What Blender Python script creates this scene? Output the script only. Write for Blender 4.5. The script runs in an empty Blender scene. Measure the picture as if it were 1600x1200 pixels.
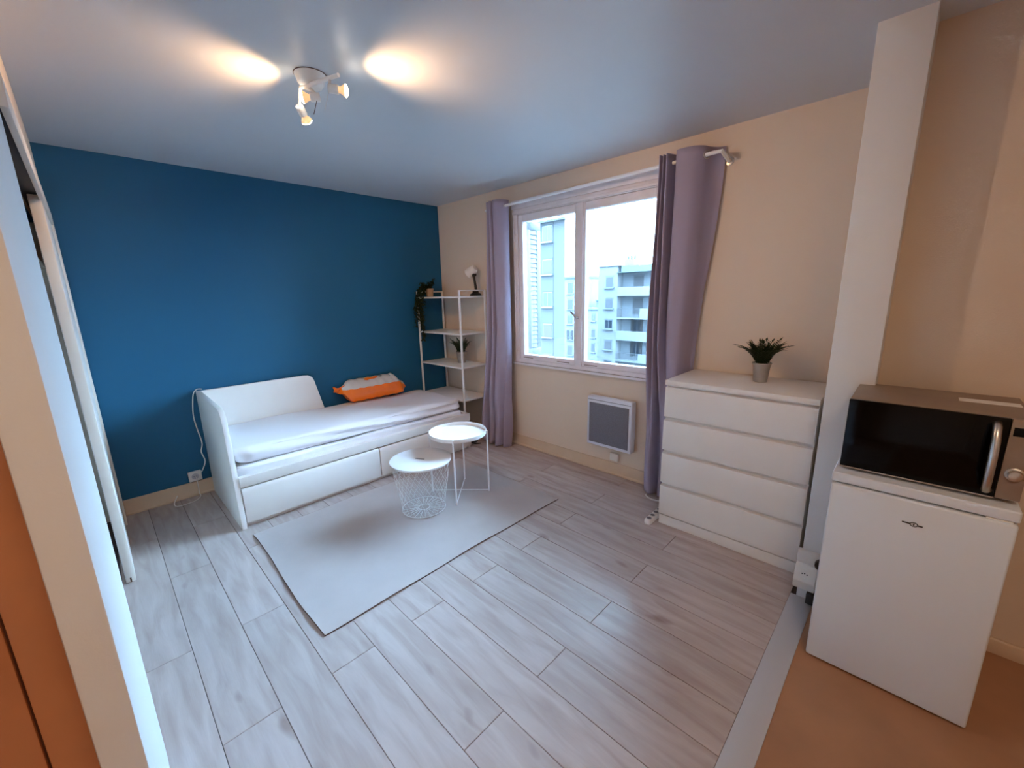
import bpy, bmesh, math, random
from mathutils import Vector, Matrix
random.seed(7)
PI = math.pi
scn = bpy.context.scene
COL = scn.collection

# ------------------------------------------------------------------ camera
cam_d = bpy.data.cameras.new('camera')
cam_d.sensor_fit = 'HORIZONTAL'; cam_d.sensor_width = 36.0
cam_d.lens = 642.1 / 1600 * 36.0
cam_d.clip_start = 0.02; cam_d.clip_end = 3000
cam = bpy.data.objects.new('camera', cam_d); COL.objects.link(cam)
RT = Vector((0.71513155, 0.69858785, -0.02370400))
DN = Vector((0.13321402, -0.16950216, -0.97648504))
FW = Vector((-0.68617847, 0.69515756, -0.21427805))
cam.matrix_world = Matrix(((RT.x, -DN.x, -FW.x, 4.0626), (RT.y, -DN.y, -FW.y, -2.98366),
                           (RT.z, -DN.z, -FW.z, 1.55594), (0, 0, 0, 1)))
scn.camera = cam

# ------------------------------------------------------------------ view, sky, lights
scn.view_settings.view_transform = 'Standard'
scn.view_settings.look = 'None'
scn.view_settings.gamma = 1.0
scn.view_settings.use_curve_mapping = False
scn.view_settings.exposure = 1.6
SKY = 21.0
KITCHEN_W = 6.5
SPOT_W = 12

world = bpy.data.worlds.new('sky'); scn.world = world; world.use_nodes = True
wn, wl = world.node_tree.nodes, world.node_tree.links
wn.clear()
wo = wn.new('ShaderNodeOutputWorld'); wb = wn.new('ShaderNodeBackground')
tc = wn.new('ShaderNodeTexCoord'); mp = wn.new('ShaderNodeMapping'); mp.inputs['Scale'].default_value = (1, 1, 3.0)
nz = wn.new('ShaderNodeTexNoise'); nz.inputs['Scale'].default_value = 3.1; nz.inputs['Detail'].default_value = 6
cr = wn.new('ShaderNodeValToRGB')
cr.color_ramp.elements[0].position = .42; cr.color_ramp.elements[0].color = (.38, .63, .98, 1)
cr.color_ramp.elements[1].position = .58; cr.color_ramp.elements[1].color = (.50, .74, 1.0, 1)
wl.new(tc.outputs['Generated'], mp.inputs['Vector']); wl.new(mp.outputs['Vector'], nz.inputs['Vector'])
wl.new(nz.outputs['Fac'], cr.inputs['Fac']); wl.new(cr.outputs['Color'], wb.inputs['Color'])
# overcast sky: luminance rises from the horizon to the zenith
sx = wn.new('ShaderNodeSeparateXYZ'); wl.new(tc.outputs['Generated'], sx.inputs[0])
mr = wn.new('ShaderNodeMapRange'); mr.inputs['From Min'].default_value = 0; mr.inputs['From Max'].default_value = 1
mr.inputs['To Min'].default_value = .50 * SKY; mr.inputs['To Max'].default_value = 1.85 * SKY
wl.new(sx.outputs['Z'], mr.inputs['Value']); wl.new(mr.outputs[0], wb.inputs['Strength'])
wl.new(wb.outputs['Background'], wo.inputs['Surface'])

def area_light(name, loc, rot, sx, sy, watts, color):
    d = bpy.data.lights.new(name, 'AREA'); d.shape = 'RECTANGLE'; d.size = sx; d.size_y = sy
    d.energy = watts; d.color = color
    o = bpy.data.objects.new(name, d); o.location = loc; o.rotation_euler = rot; COL.objects.link(o); return o

# ceiling lamp of the kitchen corner, behind the camera's right shoulder
kl = area_light('kitchen_ceiling_light', (4.6, -2.9, 2.50), (0, 0, 0), .35, .35, KITCHEN_W, (1.0, .74, .52))

# ------------------------------------------------------------------ materials
def lin(c):
    return tuple(((v / 255) / 12.92 if v / 255 <= .04045 else ((v / 255 + .055) / 1.055) ** 2.4) for v in c)

def newmat(name):
    m = bpy.data.materials.new(name); m.use_nodes = True
    return m, m.node_tree.nodes, m.node_tree.links, m.node_tree.nodes['Principled BSDF']

def mat(name, rgb, rough=.5, metal=0.0, var=.06, scale=6.0, bump=0.0, bscale=60.0, spec=.5, emit=None):
    """plain procedural paint / plastic / metal: noise-varied colour, optional fine bump"""
    m, n, l, b = newmat(name)
    c = lin(rgb)
    t = n.new('ShaderNodeTexCoord'); z = n.new('ShaderNodeTexNoise'); z.inputs['Scale'].default_value = scale
    z.inputs['Detail'].default_value = 4
    r = n.new('ShaderNodeValToRGB')
    r.color_ramp.elements[0].position = .3; r.color_ramp.elements[1].position = .7
    r.color_ramp.elements[0].color = tuple(v * (1 - var) for v in c) + (1,)
    r.color_ramp.elements[1].color = tuple(min(1, v * (1 + var)) for v in c) + (1,)
    l.new(t.outputs['Object'], z.inputs['Vector']); l.new(z.outputs['Fac'], r.inputs['Fac'])
    l.new(r.outputs['Color'], b.inputs['Base Color'])
    b.inputs['Roughness'].default_value = rough; b.inputs['Metallic'].default_value = metal
    b.inputs['Specular IOR Level'].default_value = spec
    if bump:
        z2 = n.new('ShaderNodeTexNoise'); z2.inputs['Scale'].default_value = bscale; z2.inputs['Detail'].default_value = 3
        bp = n.new('ShaderNodeBump'); bp.inputs['Strength'].default_value = bump; bp.inputs['Distance'].default_value = .004
        l.new(t.outputs['Object'], z2.inputs['Vector']); l.new(z2.outputs['Fac'], bp.inputs['Height'])
        l.new(bp.outputs['Normal'], b.inputs['Normal'])
    if emit:
        b.inputs['Emission Color'].default_value = emit[0] + (1,); b.inputs['Emission Strength'].default_value = emit[1]
    return m

def plank_material():
    m, n, l, b = newmat('pale_wood_plank')
    t = n.new('ShaderNodeTexCoord'); oi = n.new('ShaderNodeObjectInfo')
    cx = n.new('ShaderNodeCombineXYZ'); mu = n.new('ShaderNodeMath'); mu.operation = 'MULTIPLY'; mu.inputs[1].default_value = 37
    l.new(oi.outputs['Random'], mu.inputs[0]); l.new(mu.outputs[0], cx.inputs['X']); l.new(mu.outputs[0], cx.inputs['Y'])
    ad = n.new('ShaderNodeVectorMath'); ad.operation = 'ADD'
    l.new(t.outputs['Object'], ad.inputs[0]); l.new(cx.outputs[0], ad.inputs[1])
    mp = n.new('ShaderNodeMapping'); mp.inputs['Scale'].default_value = (1.3, 9, 1)
    l.new(ad.outputs[0], mp.inputs['Vector'])
    z = n.new('ShaderNodeTexNoise'); z.inputs['Scale'].default_value = 2.2; z.inputs['Detail'].default_value = 8
    z.inputs['Distortion'].default_value = .6
    l.new(mp.outputs[0], z.inputs['Vector'])
    r = n.new('ShaderNodeValToRGB')
    r.color_ramp.elements[0].position = .28; r.color_ramp.elements[0].color = lin((176, 159, 152)) + (1,)
    r.color_ramp.elements[1].position = .68; r.color_ramp.elements[1].color = lin((198, 185, 180)) + (1,)
    l.new(z.outputs['Fac'], r.inputs['Fac'])
    # scattered knots
    z3 = n.new('ShaderNodeTexNoise'); z3.inputs['Scale'].default_value = 5.0; z3.inputs['Detail'].default_value = 1
    mp3 = n.new('ShaderNodeMapping'); mp3.inputs['Scale'].default_value = (.8, 2.0, 1); l.new(ad.outputs[0], mp3.inputs['Vector'])
    l.new(mp3.outputs[0], z3.inputs['Vector'])
    r3 = n.new('ShaderNodeValToRGB'); r3.color_ramp.elements[0].position = .70; r3.color_ramp.elements[1].position = .80
    l.new(z3.outputs['Fac'], r3.inputs['Fac'])
    k = n.new('ShaderNodeMixRGB'); k.blend_type = 'MULTIPLY'; k.inputs['Color2'].default_value = (.72, .66, .64, 1)
    l.new(r3.outputs['Color'], k.inputs['Fac']); l.new(r.outputs['Color'], k.inputs['Color1'])
    hv = n.new('ShaderNodeHueSaturation'); vv = n.new('ShaderNodeMapRange')
    vv.inputs['To Min'].default_value = .93; vv.inputs['To Max'].default_value = 1.05
    l.new(oi.outputs['Random'], vv.inputs['Value']); l.new(vv.outputs[0], hv.inputs['Value'])
    l.new(k.outputs['Color'], hv.inputs['Color']); l.new(hv.outputs['Color'], b.inputs['Base Color'])
    b.inputs['Roughness'].default_value = .27
    b.inputs['Specular IOR Level'].default_value = .65
    z2 = n.new('ShaderNodeTexNoise'); z2.inputs['Scale'].default_value = 14
    mp2 = n.new('ShaderNodeMapping'); mp2.inputs['Scale'].default_value = (1, 14, 1); l.new(ad.outputs[0], mp2.inputs['Vector'])
    l.new(mp2.outputs[0], z2.inputs['Vector'])
    bp = n.new('ShaderNodeBump'); bp.inputs['Strength'].default_value = .12; bp.inputs['Distance'].default_value = .002
    l.new(z2.outputs['Fac'], bp.inputs['Height']); l.new(bp.outputs['Normal'], b.inputs['Normal'])
    return m

def woven(name, rgb, scale=260, rough=.9, transl=0.0, dirs='Y', bumps=.25, var=.08, nscale=3):
    m, n, l, b = newmat(name)
    c = lin(rgb)
    t = n.new('ShaderNodeTexCoord')
    w = n.new('ShaderNodeTexWave'); w.bands_direction = dirs; w.inputs['Scale'].default_value = scale / 6.28
    w.inputs['Distortion'].default_value = 1.2
    z = n.new('ShaderNodeTexNoise'); z.inputs['Scale'].default_value = nscale; z.inputs['Detail'].default_value = 6
    l.new(t.outputs['Object'], w.inputs['Vector']); l.new(t.outputs['Object'], z.inputs['Vector'])
    r = n.new('ShaderNodeValToRGB')
    r.color_ramp.elements[0].color = tuple(v * (1 - var) for v in c) + (1,)
    r.color_ramp.elements[1].color = tuple(min(1, v * (1 + var)) for v in c) + (1,)
    ad = n.new('ShaderNodeMath'); ad.operation = 'MULTIPLY_ADD'; ad.inputs[1].default_value = .35
    l.new(w.outputs['Fac'], ad.inputs[0]); l.new(z.outputs['Fac'], ad.inputs[2])
    l.new(ad.outputs[0], r.inputs['Fac']); l.new(r.outputs['Color'], b.inputs['Base Color'])
    b.inputs['Roughness'].default_value = rough; b.inputs['Specular IOR Level'].default_value = .2
    bp = n.new('ShaderNodeBump'); bp.inputs['Strength'].default_value = bumps; bp.inputs['Distance'].default_value = .002
    l.new(w.outputs['Fac'], bp.inputs['Height']); l.new(bp.outputs['Normal'], b.inputs['Normal'])
    if transl:
        tr = n.new('ShaderNodeBsdfTranslucent'); mx = n.new('ShaderNodeMixShader'); mx.inputs[0].default_value = transl
        l.new(r.outputs['Color'], tr.inputs['Color'])
        l.new(b.outputs[0], mx.inputs[1]); l.new(tr.outputs[0], mx.inputs[2])
        l.new(mx.outputs[0], n['Material Output'].inputs['Surface'])
    return m

def glass_material():
    m, n, l, b = newmat('window_glass')
    n.remove(b)
    f = n.new('ShaderNodeFresnel'); f.inputs['IOR'].default_value = 1.45
    tr = n.new('ShaderNodeBsdfTransparent'); tr.inputs['Color'].default_value = (.94, .98, .98, 1)
    gl = n.new('ShaderNodeBsdfGlossy'); gl.inputs['Roughness'].default_value = .02
    mx = n.new('ShaderNodeMixShader')
    l.new(f.outputs[0], mx.inputs[0]); l.new(tr.outputs[0], mx.inputs[1]); l.new(gl.outputs[0], mx.inputs[2])
    l.new(mx.outputs[0], n['Material Output'].inputs['Surface'])
    return m

def bag_film():
    m, n, l, b = newmat('clear_plastic_film')
    tr = n.new('ShaderNodeBsdfTransparent'); mx = n.new('ShaderNodeMixShader'); mx.inputs[0].default_value = .55
    b.inputs['Base Color'].default_value = lin((225, 215, 205)) + (1,); b.inputs['Roughness'].default_value = .2
    l.new(tr.outputs[0], mx.inputs[2]); l.new(b.outputs[0], mx.inputs[1])
    l.new(mx.outputs[0], n['Material Output'].inputs['Surface'])
    return m

M = {}
M['blue'] = mat('blue_wall_paint', (9, 92, 130), .62, var=.03, scale=1.5, bump=.12, bscale=220)
M['wall'] = mat('cream_wall_paint', (228, 208, 188), .7, var=.02, scale=2, bump=.15, bscale=180)
M['ceil'] = mat('ceiling_paint', (205, 208, 212), .42, var=.02, scale=1.5, bump=.06, bscale=40)
M['pillar'] = mat('pale_grey_paint', (222, 222, 222), .6, var=.02, scale=2, bump=.1, bscale=180)
M['kitchen'] = mat('beige_kitchen_paint', (216, 194, 172), .7, var=.02, scale=2, bump=.15, bscale=180)
M['skirt'] = mat('cream_skirting', (214, 188, 160), .5, var=.03)
M['plank'] = plank_material()
M['joint'] = mat('dark_floor_joint', (70, 62, 60), .9)
M['vinyl'] = mat('brown_vinyl', (172, 126, 92), .5, var=.10, scale=4, bump=.05)
M['strip'] = mat('grey_threshold', (196, 196, 200), .35, var=.02)
M['white'] = mat('white_furniture', (236, 232, 228), .38, var=.012)
M['whitemetal'] = mat('white_lacquered_metal', (240, 240, 240), .35, var=.01)
M['frame'] = mat('window_paint', (236, 228, 230), .5, var=.05, scale=9, bump=.08)
M['wornline'] = mat('worn_sealant', (120, 96, 78), .8, var=.4, scale=30)
M['sheet'] = woven('white_bed_sheet', (236, 234, 238), 700, .85, 0, 'X', .05, .02, 2)
M['rug'] = woven('beige_flatwoven_rug', (190, 178, 174), 900, .95, 0, 'X', .5, .08, 6)
M['rugedgeshade'] = mat('rug_edge_shadow', (96, 76, 66), .9, var=.2, scale=40)  # dark brown rug edge, its shadow put into the colour
M['curtain'] = woven('mauve_curtain_cloth', (178, 168, 188), 1500, .75, .16, 'X', .04, .04, 5)
M['steel'] = mat('brushed_steel', (200, 196, 190), .32, 1.0, var=.05, scale=30)
M['zinc'] = mat('zinc_pot_metal', (188, 184, 178), .38, .9, var=.08, scale=20)
M['black'] = mat('black_plastic', (14, 14, 16), .45)
M['blackglass'] = mat('black_glass', (4, 4, 5), .12, spec=.15)
M['mwbody'] = mat('warm_grey_metal', (150, 130, 112), .42, .35, var=.06, scale=14)
M['fridge'] = mat('white_enamel', (216, 222, 228), .4, var=.01, bump=.05, bscale=300)
M['radgrille'] = mat('grey_heater_mesh', (118, 118, 128), .6, var=.15, scale=160)
M['radiator'] = mat('white_heater_shell', (226, 228, 238), .4, var=.01)
M['plastic'] = mat('white_plastic', (234, 230, 224), .35, var=.01)
M['leaf'] = mat('dark_green_leaf', (26, 46, 20), .55, var=.5, scale=25)
M['leaf2'] = mat('fresh_green_leaf', (38, 66, 26), .5, var=.5, scale=25)
M['soil'] = mat('dark_soil', (22, 18, 14), .95)
M['beigepot'] = mat('beige_pot', (190, 160, 128), .7)
M['orange'] = mat('orange_plastic', (255, 122, 10), .28, var=.04, scale=12, bump=.25, bscale=18)
M['bagwhite'] = mat('white_printed_film', (226, 220, 214), .25, var=.02, bump=.2, bscale=16)
M['film'] = bag_film()
M['printgrey'] = mat('grey_print', (110, 110, 116), .5)
M['wood'] = mat('orange_brown_wood', (196, 130, 84), .5, var=.10, scale=3)
M['wooddark'] = mat('dark_wood_groove', (84, 44, 22), .7)
M['door'] = mat('wardrobe_white', (232, 224, 214), .45, var=.015)
M['glass'] = glass_material()
M['bulb'] = mat('lit_bulb', (255, 240, 220), .4, emit=((1, .86, .66), 12))
M['bulbneck'] = mat('bulb_neck_glass', (250, 214, 170), .3, emit=((1, .55, .22), .25))
M['lampshade'] = mat('white_lamp_head', (240, 236, 230), .4)
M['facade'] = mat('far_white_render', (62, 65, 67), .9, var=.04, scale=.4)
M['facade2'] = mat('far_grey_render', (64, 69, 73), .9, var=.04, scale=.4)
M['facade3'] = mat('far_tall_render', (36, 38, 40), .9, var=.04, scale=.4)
M['roofslate'] = mat('far_roof', (44, 60, 68), .8)
M['farglass'] = mat('far_window_glass', (8, 18, 26), .3)
M['blind'] = mat('far_roller_blind', (30, 33, 37), .8)
M['blindpink'] = mat('far_brown_blind', (34, 28, 32), .8)
M['fardark'] = mat('far_dark_shutter', (9, 11, 15), .8)
M['hill'] = mat('far_hillside', (22, 42, 54), 1.0, var=.15, scale=.02)
M['asphalt'] = mat('far_ground', (40, 44, 46), .95)
M['farframe'] = mat('far_window_frame', (60, 65, 68), .6)
M['shutter'] = mat('white_metal_shutter', (50, 53, 55), .5)

# ------------------------------------------------------------------ mesh helpers
class MB:
    def __init__(self): self.bm = bmesh.new()
    def verts(self, pts): return [self.bm.verts.new(p) for p in pts]
    def hexa(self, p):
        v = self.verts(p)
        for f in ((0, 3, 2, 1), (4, 5, 6, 7), (0, 1, 5, 4), (1, 2, 6, 5), (2, 3, 7, 6), (3, 0, 4, 7)):
            self.bm.faces.new([v[i] for i in f])
        return self
    def box(self, x0, x1, y0, y1, z0, z1):
        return self.hexa([(x0, y0, z0), (x1, y0, z0), (x1, y1, z0), (x0, y1, z0),
                          (x0, y0, z1), (x1, y0, z1), (x1, y1, z1), (x0, y1, z1)])
    def prism(self, poly, axis, a, b):
        """poly in the other two axes (ordered x,y,z minus axis), extruded along axis from a to b"""
        def P(q, t):
            q = list(q); q.insert(axis, t); return q
        v0 = self.verts([P(q, a) for q in poly]); v1 = self.verts([P(q, b) for q in poly])
        n = len(poly)
        self.bm.faces.new(v0[::-1]); self.bm.faces.new(v1)
        for i in range(n): self.bm.faces.new((v0[i], v0[(i + 1) % n], v1[(i + 1) % n], v1[i]))
        return self
    def tube(self, pts, r, n=8, closed=False, r1=None):
        pts = [Vector(p) for p in pts]; m = len(pts); rings = []
        prev = None
        for i, p in enumerate(pts):
            if closed: t = pts[(i + 1) % m] - pts[i - 1]
            elif i == 0: t = pts[1] - pts[0]
            elif i == m - 1: t = pts[-1] - pts[-2]
            else: t = (pts[i + 1] - p).normalized() + (p - pts[i - 1]).normalized()
            t.normalize()
            if prev is None:
                u = t.cross(Vector((0, 0, 1)))
                if u.length < .1: u = t.cross(Vector((1, 0, 0)))
            else: u = prev - t * prev.dot(t)
            u.normalize(); w = t.cross(u); prev = u
            rr = r if r1 is None else r + (r1 - r) * i / (m - 1)
            rings.append(self.verts([p + (u * math.cos(a) + w * math.sin(a)) * rr
                                     for a in [2 * PI * k / n for k in range(n)]]))
        for i in range(m if closed else m - 1):
            A, B = rings[i], rings[(i + 1) % m]
            for k in range(n): self.bm.faces.new((A[k], A[(k + 1) % n], B[(k + 1) % n], B[k]))
        if not closed:
            self.bm.faces.new(rings[0][::-1]); self.bm.faces.new(rings[-1])
        return self
    def lathe(self, prof, base=(0, 0, 0), axis=(0, 0, 1), n=32):
        """prof: list of (radius, height); open ends with radius 0 are closed to a point"""
        ax = Vector(axis).normalized(); u = ax.cross(Vector((0, 0, 1)))
        if u.length < .01: u = Vector((1, 0, 0))
        u.normalize(); w = ax.cross(u); o = Vector(base); rings = []
        for r, h in prof:
            if r < 1e-6: rings.append(self.verts([o + ax * h]))
            else: rings.append(self.verts([o + ax * h + (u * math.cos(a) + w * math.sin(a)) * r
                                           for a in [2 * PI * k / n for k in range(n)]]))
        for A, B in zip(rings, rings[1:]):
            for k in range(n):
                k2 = (k + 1) % n
                if len(A) == 1 and len(B) > 1: self.bm.faces.new((A[0], B[k2], B[k]))
                elif len(B) == 1 and len(A) > 1: self.bm.faces.new((A[k], A[k2], B[0]))
                elif len(A) > 1: self.bm.faces.new((A[k], A[k2], B[k2], B[k]))
        return self
    def grid(self, fn, nu, nv, closeu=False):
        V = [[self.bm.verts.new(fn(i / nu, j / nv)) for j in range(nv + 1)] for i in range(nu + (0 if closeu else 1))]
        L = len(V)
        for i in range(nu):
            for j in range(nv):
                a, b = V[i], V[(i + 1) % L]
                self.bm.faces.new((a[j], b[j], b[j + 1], a[j + 1]))
        return self
    def build(self, name, m, parent=None, bevel=0, smooth=False, org=(0, 0, 0), seg=2, world=None):
        bm = self.bm
        bmesh.ops.recalc_face_normals(bm, faces=bm.faces)
        if bevel:
            es = [e for e in bm.edges if len(e.link_faces) == 2 and e.calc_face_angle(0) > .6]
            bmesh.ops.bevel(bm, geom=es, offset=bevel, segments=seg, profile=.5, affect='EDGES', clamp_overlap=True)
        root = parent
        while root is not None and root.parent is not None: root = root.parent
        off = Vector(root.location) if root is not None else Vector(org)
        bmesh.ops.translate(bm, verts=bm.verts, vec=-off)
        me = bpy.data.meshes.new(name); bm.to_mesh(me); bm.free()
        me.materials.append(m)
        if smooth or bevel:
            for p in me.polygons: p.use_smooth = True
            if bevel or smooth == 'auto':
                me.set_sharp_from_angle(angle=math.radians(35))
        o = bpy.data.objects.new(name, me); COL.objects.link(o)
        if parent is not None: o.parent = parent
        else: o.location = off
        return o

def tag(o, label=None, cat=None, group=None, kind=None):
    if label: o['label'] = label
    if cat: o['category'] = cat
    if group: o['group'] = group
    if kind: o['kind'] = kind
    return o
def thing(name, loc, label, cat, group=None):
    o = bpy.data.objects.new(name, None); o.empty_display_size = .1; o.location = loc; COL.objects.link(o)
    return tag(o, label, cat, group)
def struct(o, label): return tag(o, label, None, None, 'structure')
def copy_part(o, parent, loc=None, rot=None):
    c = o.copy(); COL.objects.link(c); c.parent = parent
    if loc is not None: c.location = loc
    if rot is not None: c.rotation_euler = rot
    return c
def circ(c, r, n=32, z=None): return [(c[0] + r * math.cos(2 * PI * k / n), c[1] + r * math.sin(2 * PI * k / n), c[2]) for k in range(n)]

H = 2.541
# ------------------------------------------------------------------ room shell
XR, YB = 5.25, -4.2                      # right wall and the wall behind the camera
# blue wall
w = struct(MB().box(-.2, 0, -3.75, .32, -.02, H + .02).build('wall_left', M['blue']), 'petrol blue painted wall behind the daybed')
# window wall with its opening
WX0, WX1, WZ0, WZ1 = 1.195, 2.715, .885, 2.335
b = MB()
b.box(0, WX0, 0, .32, -.02, H + .02); b.box(WX1, 3.98, 0, .32, -.02, H + .02)
b.box(WX0, WX1, 0, .07, -.02, WZ0); b.box(WX0, WX1, .07, .32, -.02, .78); b.box(WX0, WX1, 0, .32, WZ1, H + .02)
struct(b.build('wall_back', M['wall']), 'cream wall around the window')
# pillar and kitchen wall
struct(MB().box(3.80, 3.968, -.665, 0, -.02, H + .02).build('wall_pillar', M['pillar'], bevel=.004), 'pale painted wall end projecting beside the chest')
struct(MB().box(3.968, XR, -.495, 0, -.02, H + .02).build('wall_kitchen', M['kitchen']), 'beige wall behind fridge and microwave')
struct(MB().box(XR, XR + .15, YB, 0, -.02, H + .02).build('wall_right', M['kitchen']), 'beige side wall of the kitchen corner')
struct(MB().box(2.2, XR, YB - .15, YB, -.02, H + .02).build('wall_near', M['wall']), 'cream wall at the back of the entrance')
struct(MB().box(-.2, XR + .15, YB - .15, .32, H, H + .15).build('ceiling', M['ceil']), 'white satin painted ceiling')

# floor: sub-floor plus every plank
fl = struct(MB().box(-.2, XR + .15, YB - .15, .32, -.12, -.012).build('floor', M['joint']), 'pale wooden plank floor with brown kitchen vinyl')
PW, PL, Y00, XA, XB = .195, 1.300, -2.904, 2.484, 3.1275 - .0
def plank(x0, x1, y0, y1, mesh=None):
    g = .0011
    if mesh is None:
        bb = MB().box(-(x1 - x0) / 2 + g, (x1 - x0) / 2 - g, -(y1 - y0) / 2 + g, (y1 - y0) / 2 - g, -.012, 0)
        o = bb.build('plank', M['plank'], fl, bevel=.0012, seg=1)
    else:
        o = bpy.data.objects.new('plank', mesh); COL.objects.link(o); o.parent = fl
    o.location = ((x0 + x1) / 2, (y0 + y1) / 2, 0)
    return o
full = None
for r in range(-1, 16):
    y0 = Y00 + (r - 0) * PW; y1 = min(y0 + PW, 0); y0 = max(y0, -3.66)
    if y1 - y0 < .02: continue
    xs = (XA if r % 2 == 0 else (XB if r > 1 else 1.89))
    j = xs
    while j > 0: j -= PL
    cuts = []
    while j < 3.775:
        cuts.append(j); j += PL
    cuts.append(j)
    for a, c in zip(cuts, cuts[1:]):
        a2, c2 = max(a, 0.0), min(c, 3.776)
        if c2 - a2 < .03: continue
        if abs((c2 - a2) - PL) < .001 and abs((y1 - y0) - PW) < .001:
            if full is None: full = plank(a2, c2, y0, y1)
            else: plank(a2, c2, y0, y1, full.data)
        else: plank(a2, c2, y0, y1)
th = MB().box(3.776, 3.872, YB, -.666, -.012, .004).build('threshold_strip', M['strip'], fl, bevel=.003); th['label'] = 'grey threshold strip'
vn = MB().box(3.872, XR, YB, -.496, -.012, 0.0).build('vinyl_sheet', M['vinyl'], fl); vn['label'] = 'brown vinyl floor'
MB().box(2.4, 3.776, YB, -3.1, -.012, -.001).build('hall_vinyl_sheet', M['vinyl'], fl)

# skirting boards
def skirting(name, prof, axis, a, b_, label):
    struct(MB().prism(prof, axis, a, b_).build(name, M['skirt'], bevel=.002), label)
skirting('baseboard_left', [(0, 0), (.026, 0), (.026, .012), (.016, .02), (.016, .112), (.012, .118), (0, .118)], 1, -3.03, 0, 'cream skirting board below the blue wall')
skirting('baseboard_back', [(0, 0), (-.026, 0), (-.026, .012), (-.016, .02), (-.016, .10), (-.012, .106), (0, .106)], 0, .026, 3.8, 'cream skirting board below the window')
skirting('baseboard_kitchen', [(-.495, 0), (-.513, 0), (-.513, .062), (-.509, .068), (-.495, .068)], 0, 3.968, XR, 'cream skirting board beside the fridge')

# near-left: wardrobe niche, bulkhead, partition, wooden door
struct(MB().box(0, 2.4, -3.12, -3.048, 2.10, H).build('wall_bulkhead', M['wall']), 'cream bulkhead above the wardrobe doors')
struct(MB().box(2.385, 3.10, -3.107, -3.047, -.01, H).build('wall_front', M['pillar'], bevel=.006), 'white partition end at the left edge')
struct(MB().box(0, 2.4, -3.75, -3.66, -.02, H).build('wall_niche', M['wall']), 'cream wall at the back of the wardrobe niche')
struct(MB().box(2.385, 2.45, -4.2, -3.107, -.01, H).build('wall_hall', M['wall']), 'hall side wall behind the wooden door')

wr = thing('wardrobe', (1.2, -3.35, 0), 'built-in wardrobe with a white sliding door pushed to the blue wall', 'wardrobe')
d = MB().box(.19, 1.058, -3.082, -3.040, .006, 2.058).build('sliding_door', M['door'], wr, bevel=.002)
MB().box(1.0, 1.0595, -3.0645, -3.0575, .0062, .034).build('guide_slot', M['wooddark'], d)
MB().box(1.0, 1.0592, -3.0805, -3.0785, .04, 2.05).build('edge_groove', M['strip'], d)
MB().box(.02, .20, -3.075, -3.030, 0, 2.058).build('end_post', M['door'], wr, bevel=.002)
MB().box(.02, 2.384, -3.046, -3.030, 2.035, 2.12).build('track_fascia', M['door'], wr, bevel=.002)
MB().box(.02, 2.384, -3.10, -3.0475, 2.064, 2.098).build('track', M['black'], wr, bevel=.001)
MB().box(.02, .04, -3.64, -3.10, 0, 2.06).build('side_panel', M['door'], wr)
MB().box(2.362, 2.382, -3.64, -3.112, 0, 2.06).build('side_panel', M['door'], wr)
MB().box(.04, 2.362, -3.655, -3.645, 0, 2.06).build('back_panel', M['door'], wr)
MB().box(.04, 2.362, -3.64, -3.11, 1.78, 1.80).build('shelf', M['door'], wr)

dr = struct(MB().box(2.80, 2.86, -3.20, -3.108, 0, 2.1).build('door_1', M['wood'], bevel=.003), 'orange-brown wooden door and frame at the lower left')
MB().box(2.80, 2.845, -4.10, -3.207, .005, 2.06).build('door_leaf', M['wood'], dr, bevel=.003)
MB().box(2.80, 2.835, -3.21, -3.198, 0, 2.06).build('door_gap', M['wooddark'], dr)

# ------------------------------------------------------------------ window
wi = bpy.data.objects.new('window_1', None); wi.location = (1.955, 0, .9); COL.objects.link(wi)
tag(wi, 'white painted two-leaf casement window with a lever handle', None, None, 'structure')
def ring_frame(x0, x1, z0, z1, t, y0, y1, tb=None, tt=None):
    tb = tb or t; tt = tt or t
    m_ = MB(); m_.box(x0, x0 + t, y0, y1, z0, z1); m_.box(x1 - t, x1, y0, y1, z0, z1)
    m_.box(x0 + t, x1 - t, y0, y1, z0, z0 + tb); m_.box(x0 + t, x1 - t, y0, y1, z1 - tt, z1); return m_
ring_frame(1.197, 2.713, .887, 2.333, .05, -.012, .07, .03, .06).build('window_frame', M['frame'], wi, bevel=.003)
MB().box(1.185, 2.725, -.022, 0, 2.325, 2.40).build('head_casing', M['frame'], wi, bevel=.004)
MB().box(1.20, 2.71, -.030, -.012, 2.278, 2.300).build('head_moulding', M['frame'], wi, bevel=.003)
MB().box(1.17, 2.74, -.034, .0, .862, .888).build('window_sill', M['frame'], wi, bevel=.004)
MB().box(1.18, 2.73, -.0345, -.030, .884, .8875).build('sill_joint', M['wornline'], wi)
MB().box(1.195, 1.206, -.016, .0, .89, 2.32).build('side_moulding', M['frame'], wi, bevel=.002)
for x0, x1, nm in ((1.249, 1.953, 'l'), (1.957, 2.661, 'r')):
    s = ring_frame(x0, x1, .919, 2.271, .052, .0, .055, .045, .062).build('sash', M['frame'], wi, bevel=.004)
    MB().box(x0 + .045, x1 - .045, .038, .042, .955, 2.217).build('pane', M['glass'], s)
    MB().box(x0 + .035, x1 - .035, -.006, .0, .919, .940).build('weather_bar', M['frame'], s, bevel=.002)
MB().box(1.925, 1.990, -.014, .004, .905, 2.272).build('centre_stile', M['frame'], wi, bevel=.005)
hd = MB().box(1.948, 1.976, -.022, -.013, 1.30, 1.385).build('handle_plate', M['frame'], wi, bevel=.003)
MB().tube([(1.962, -.02, 1.343), (1.962, -.045, 1.343), (1.955, -.052, 1.348), (1.905, -.055, 1.392)], .0085, 8).build('handle', M['steel'], wi, smooth=True)
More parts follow.
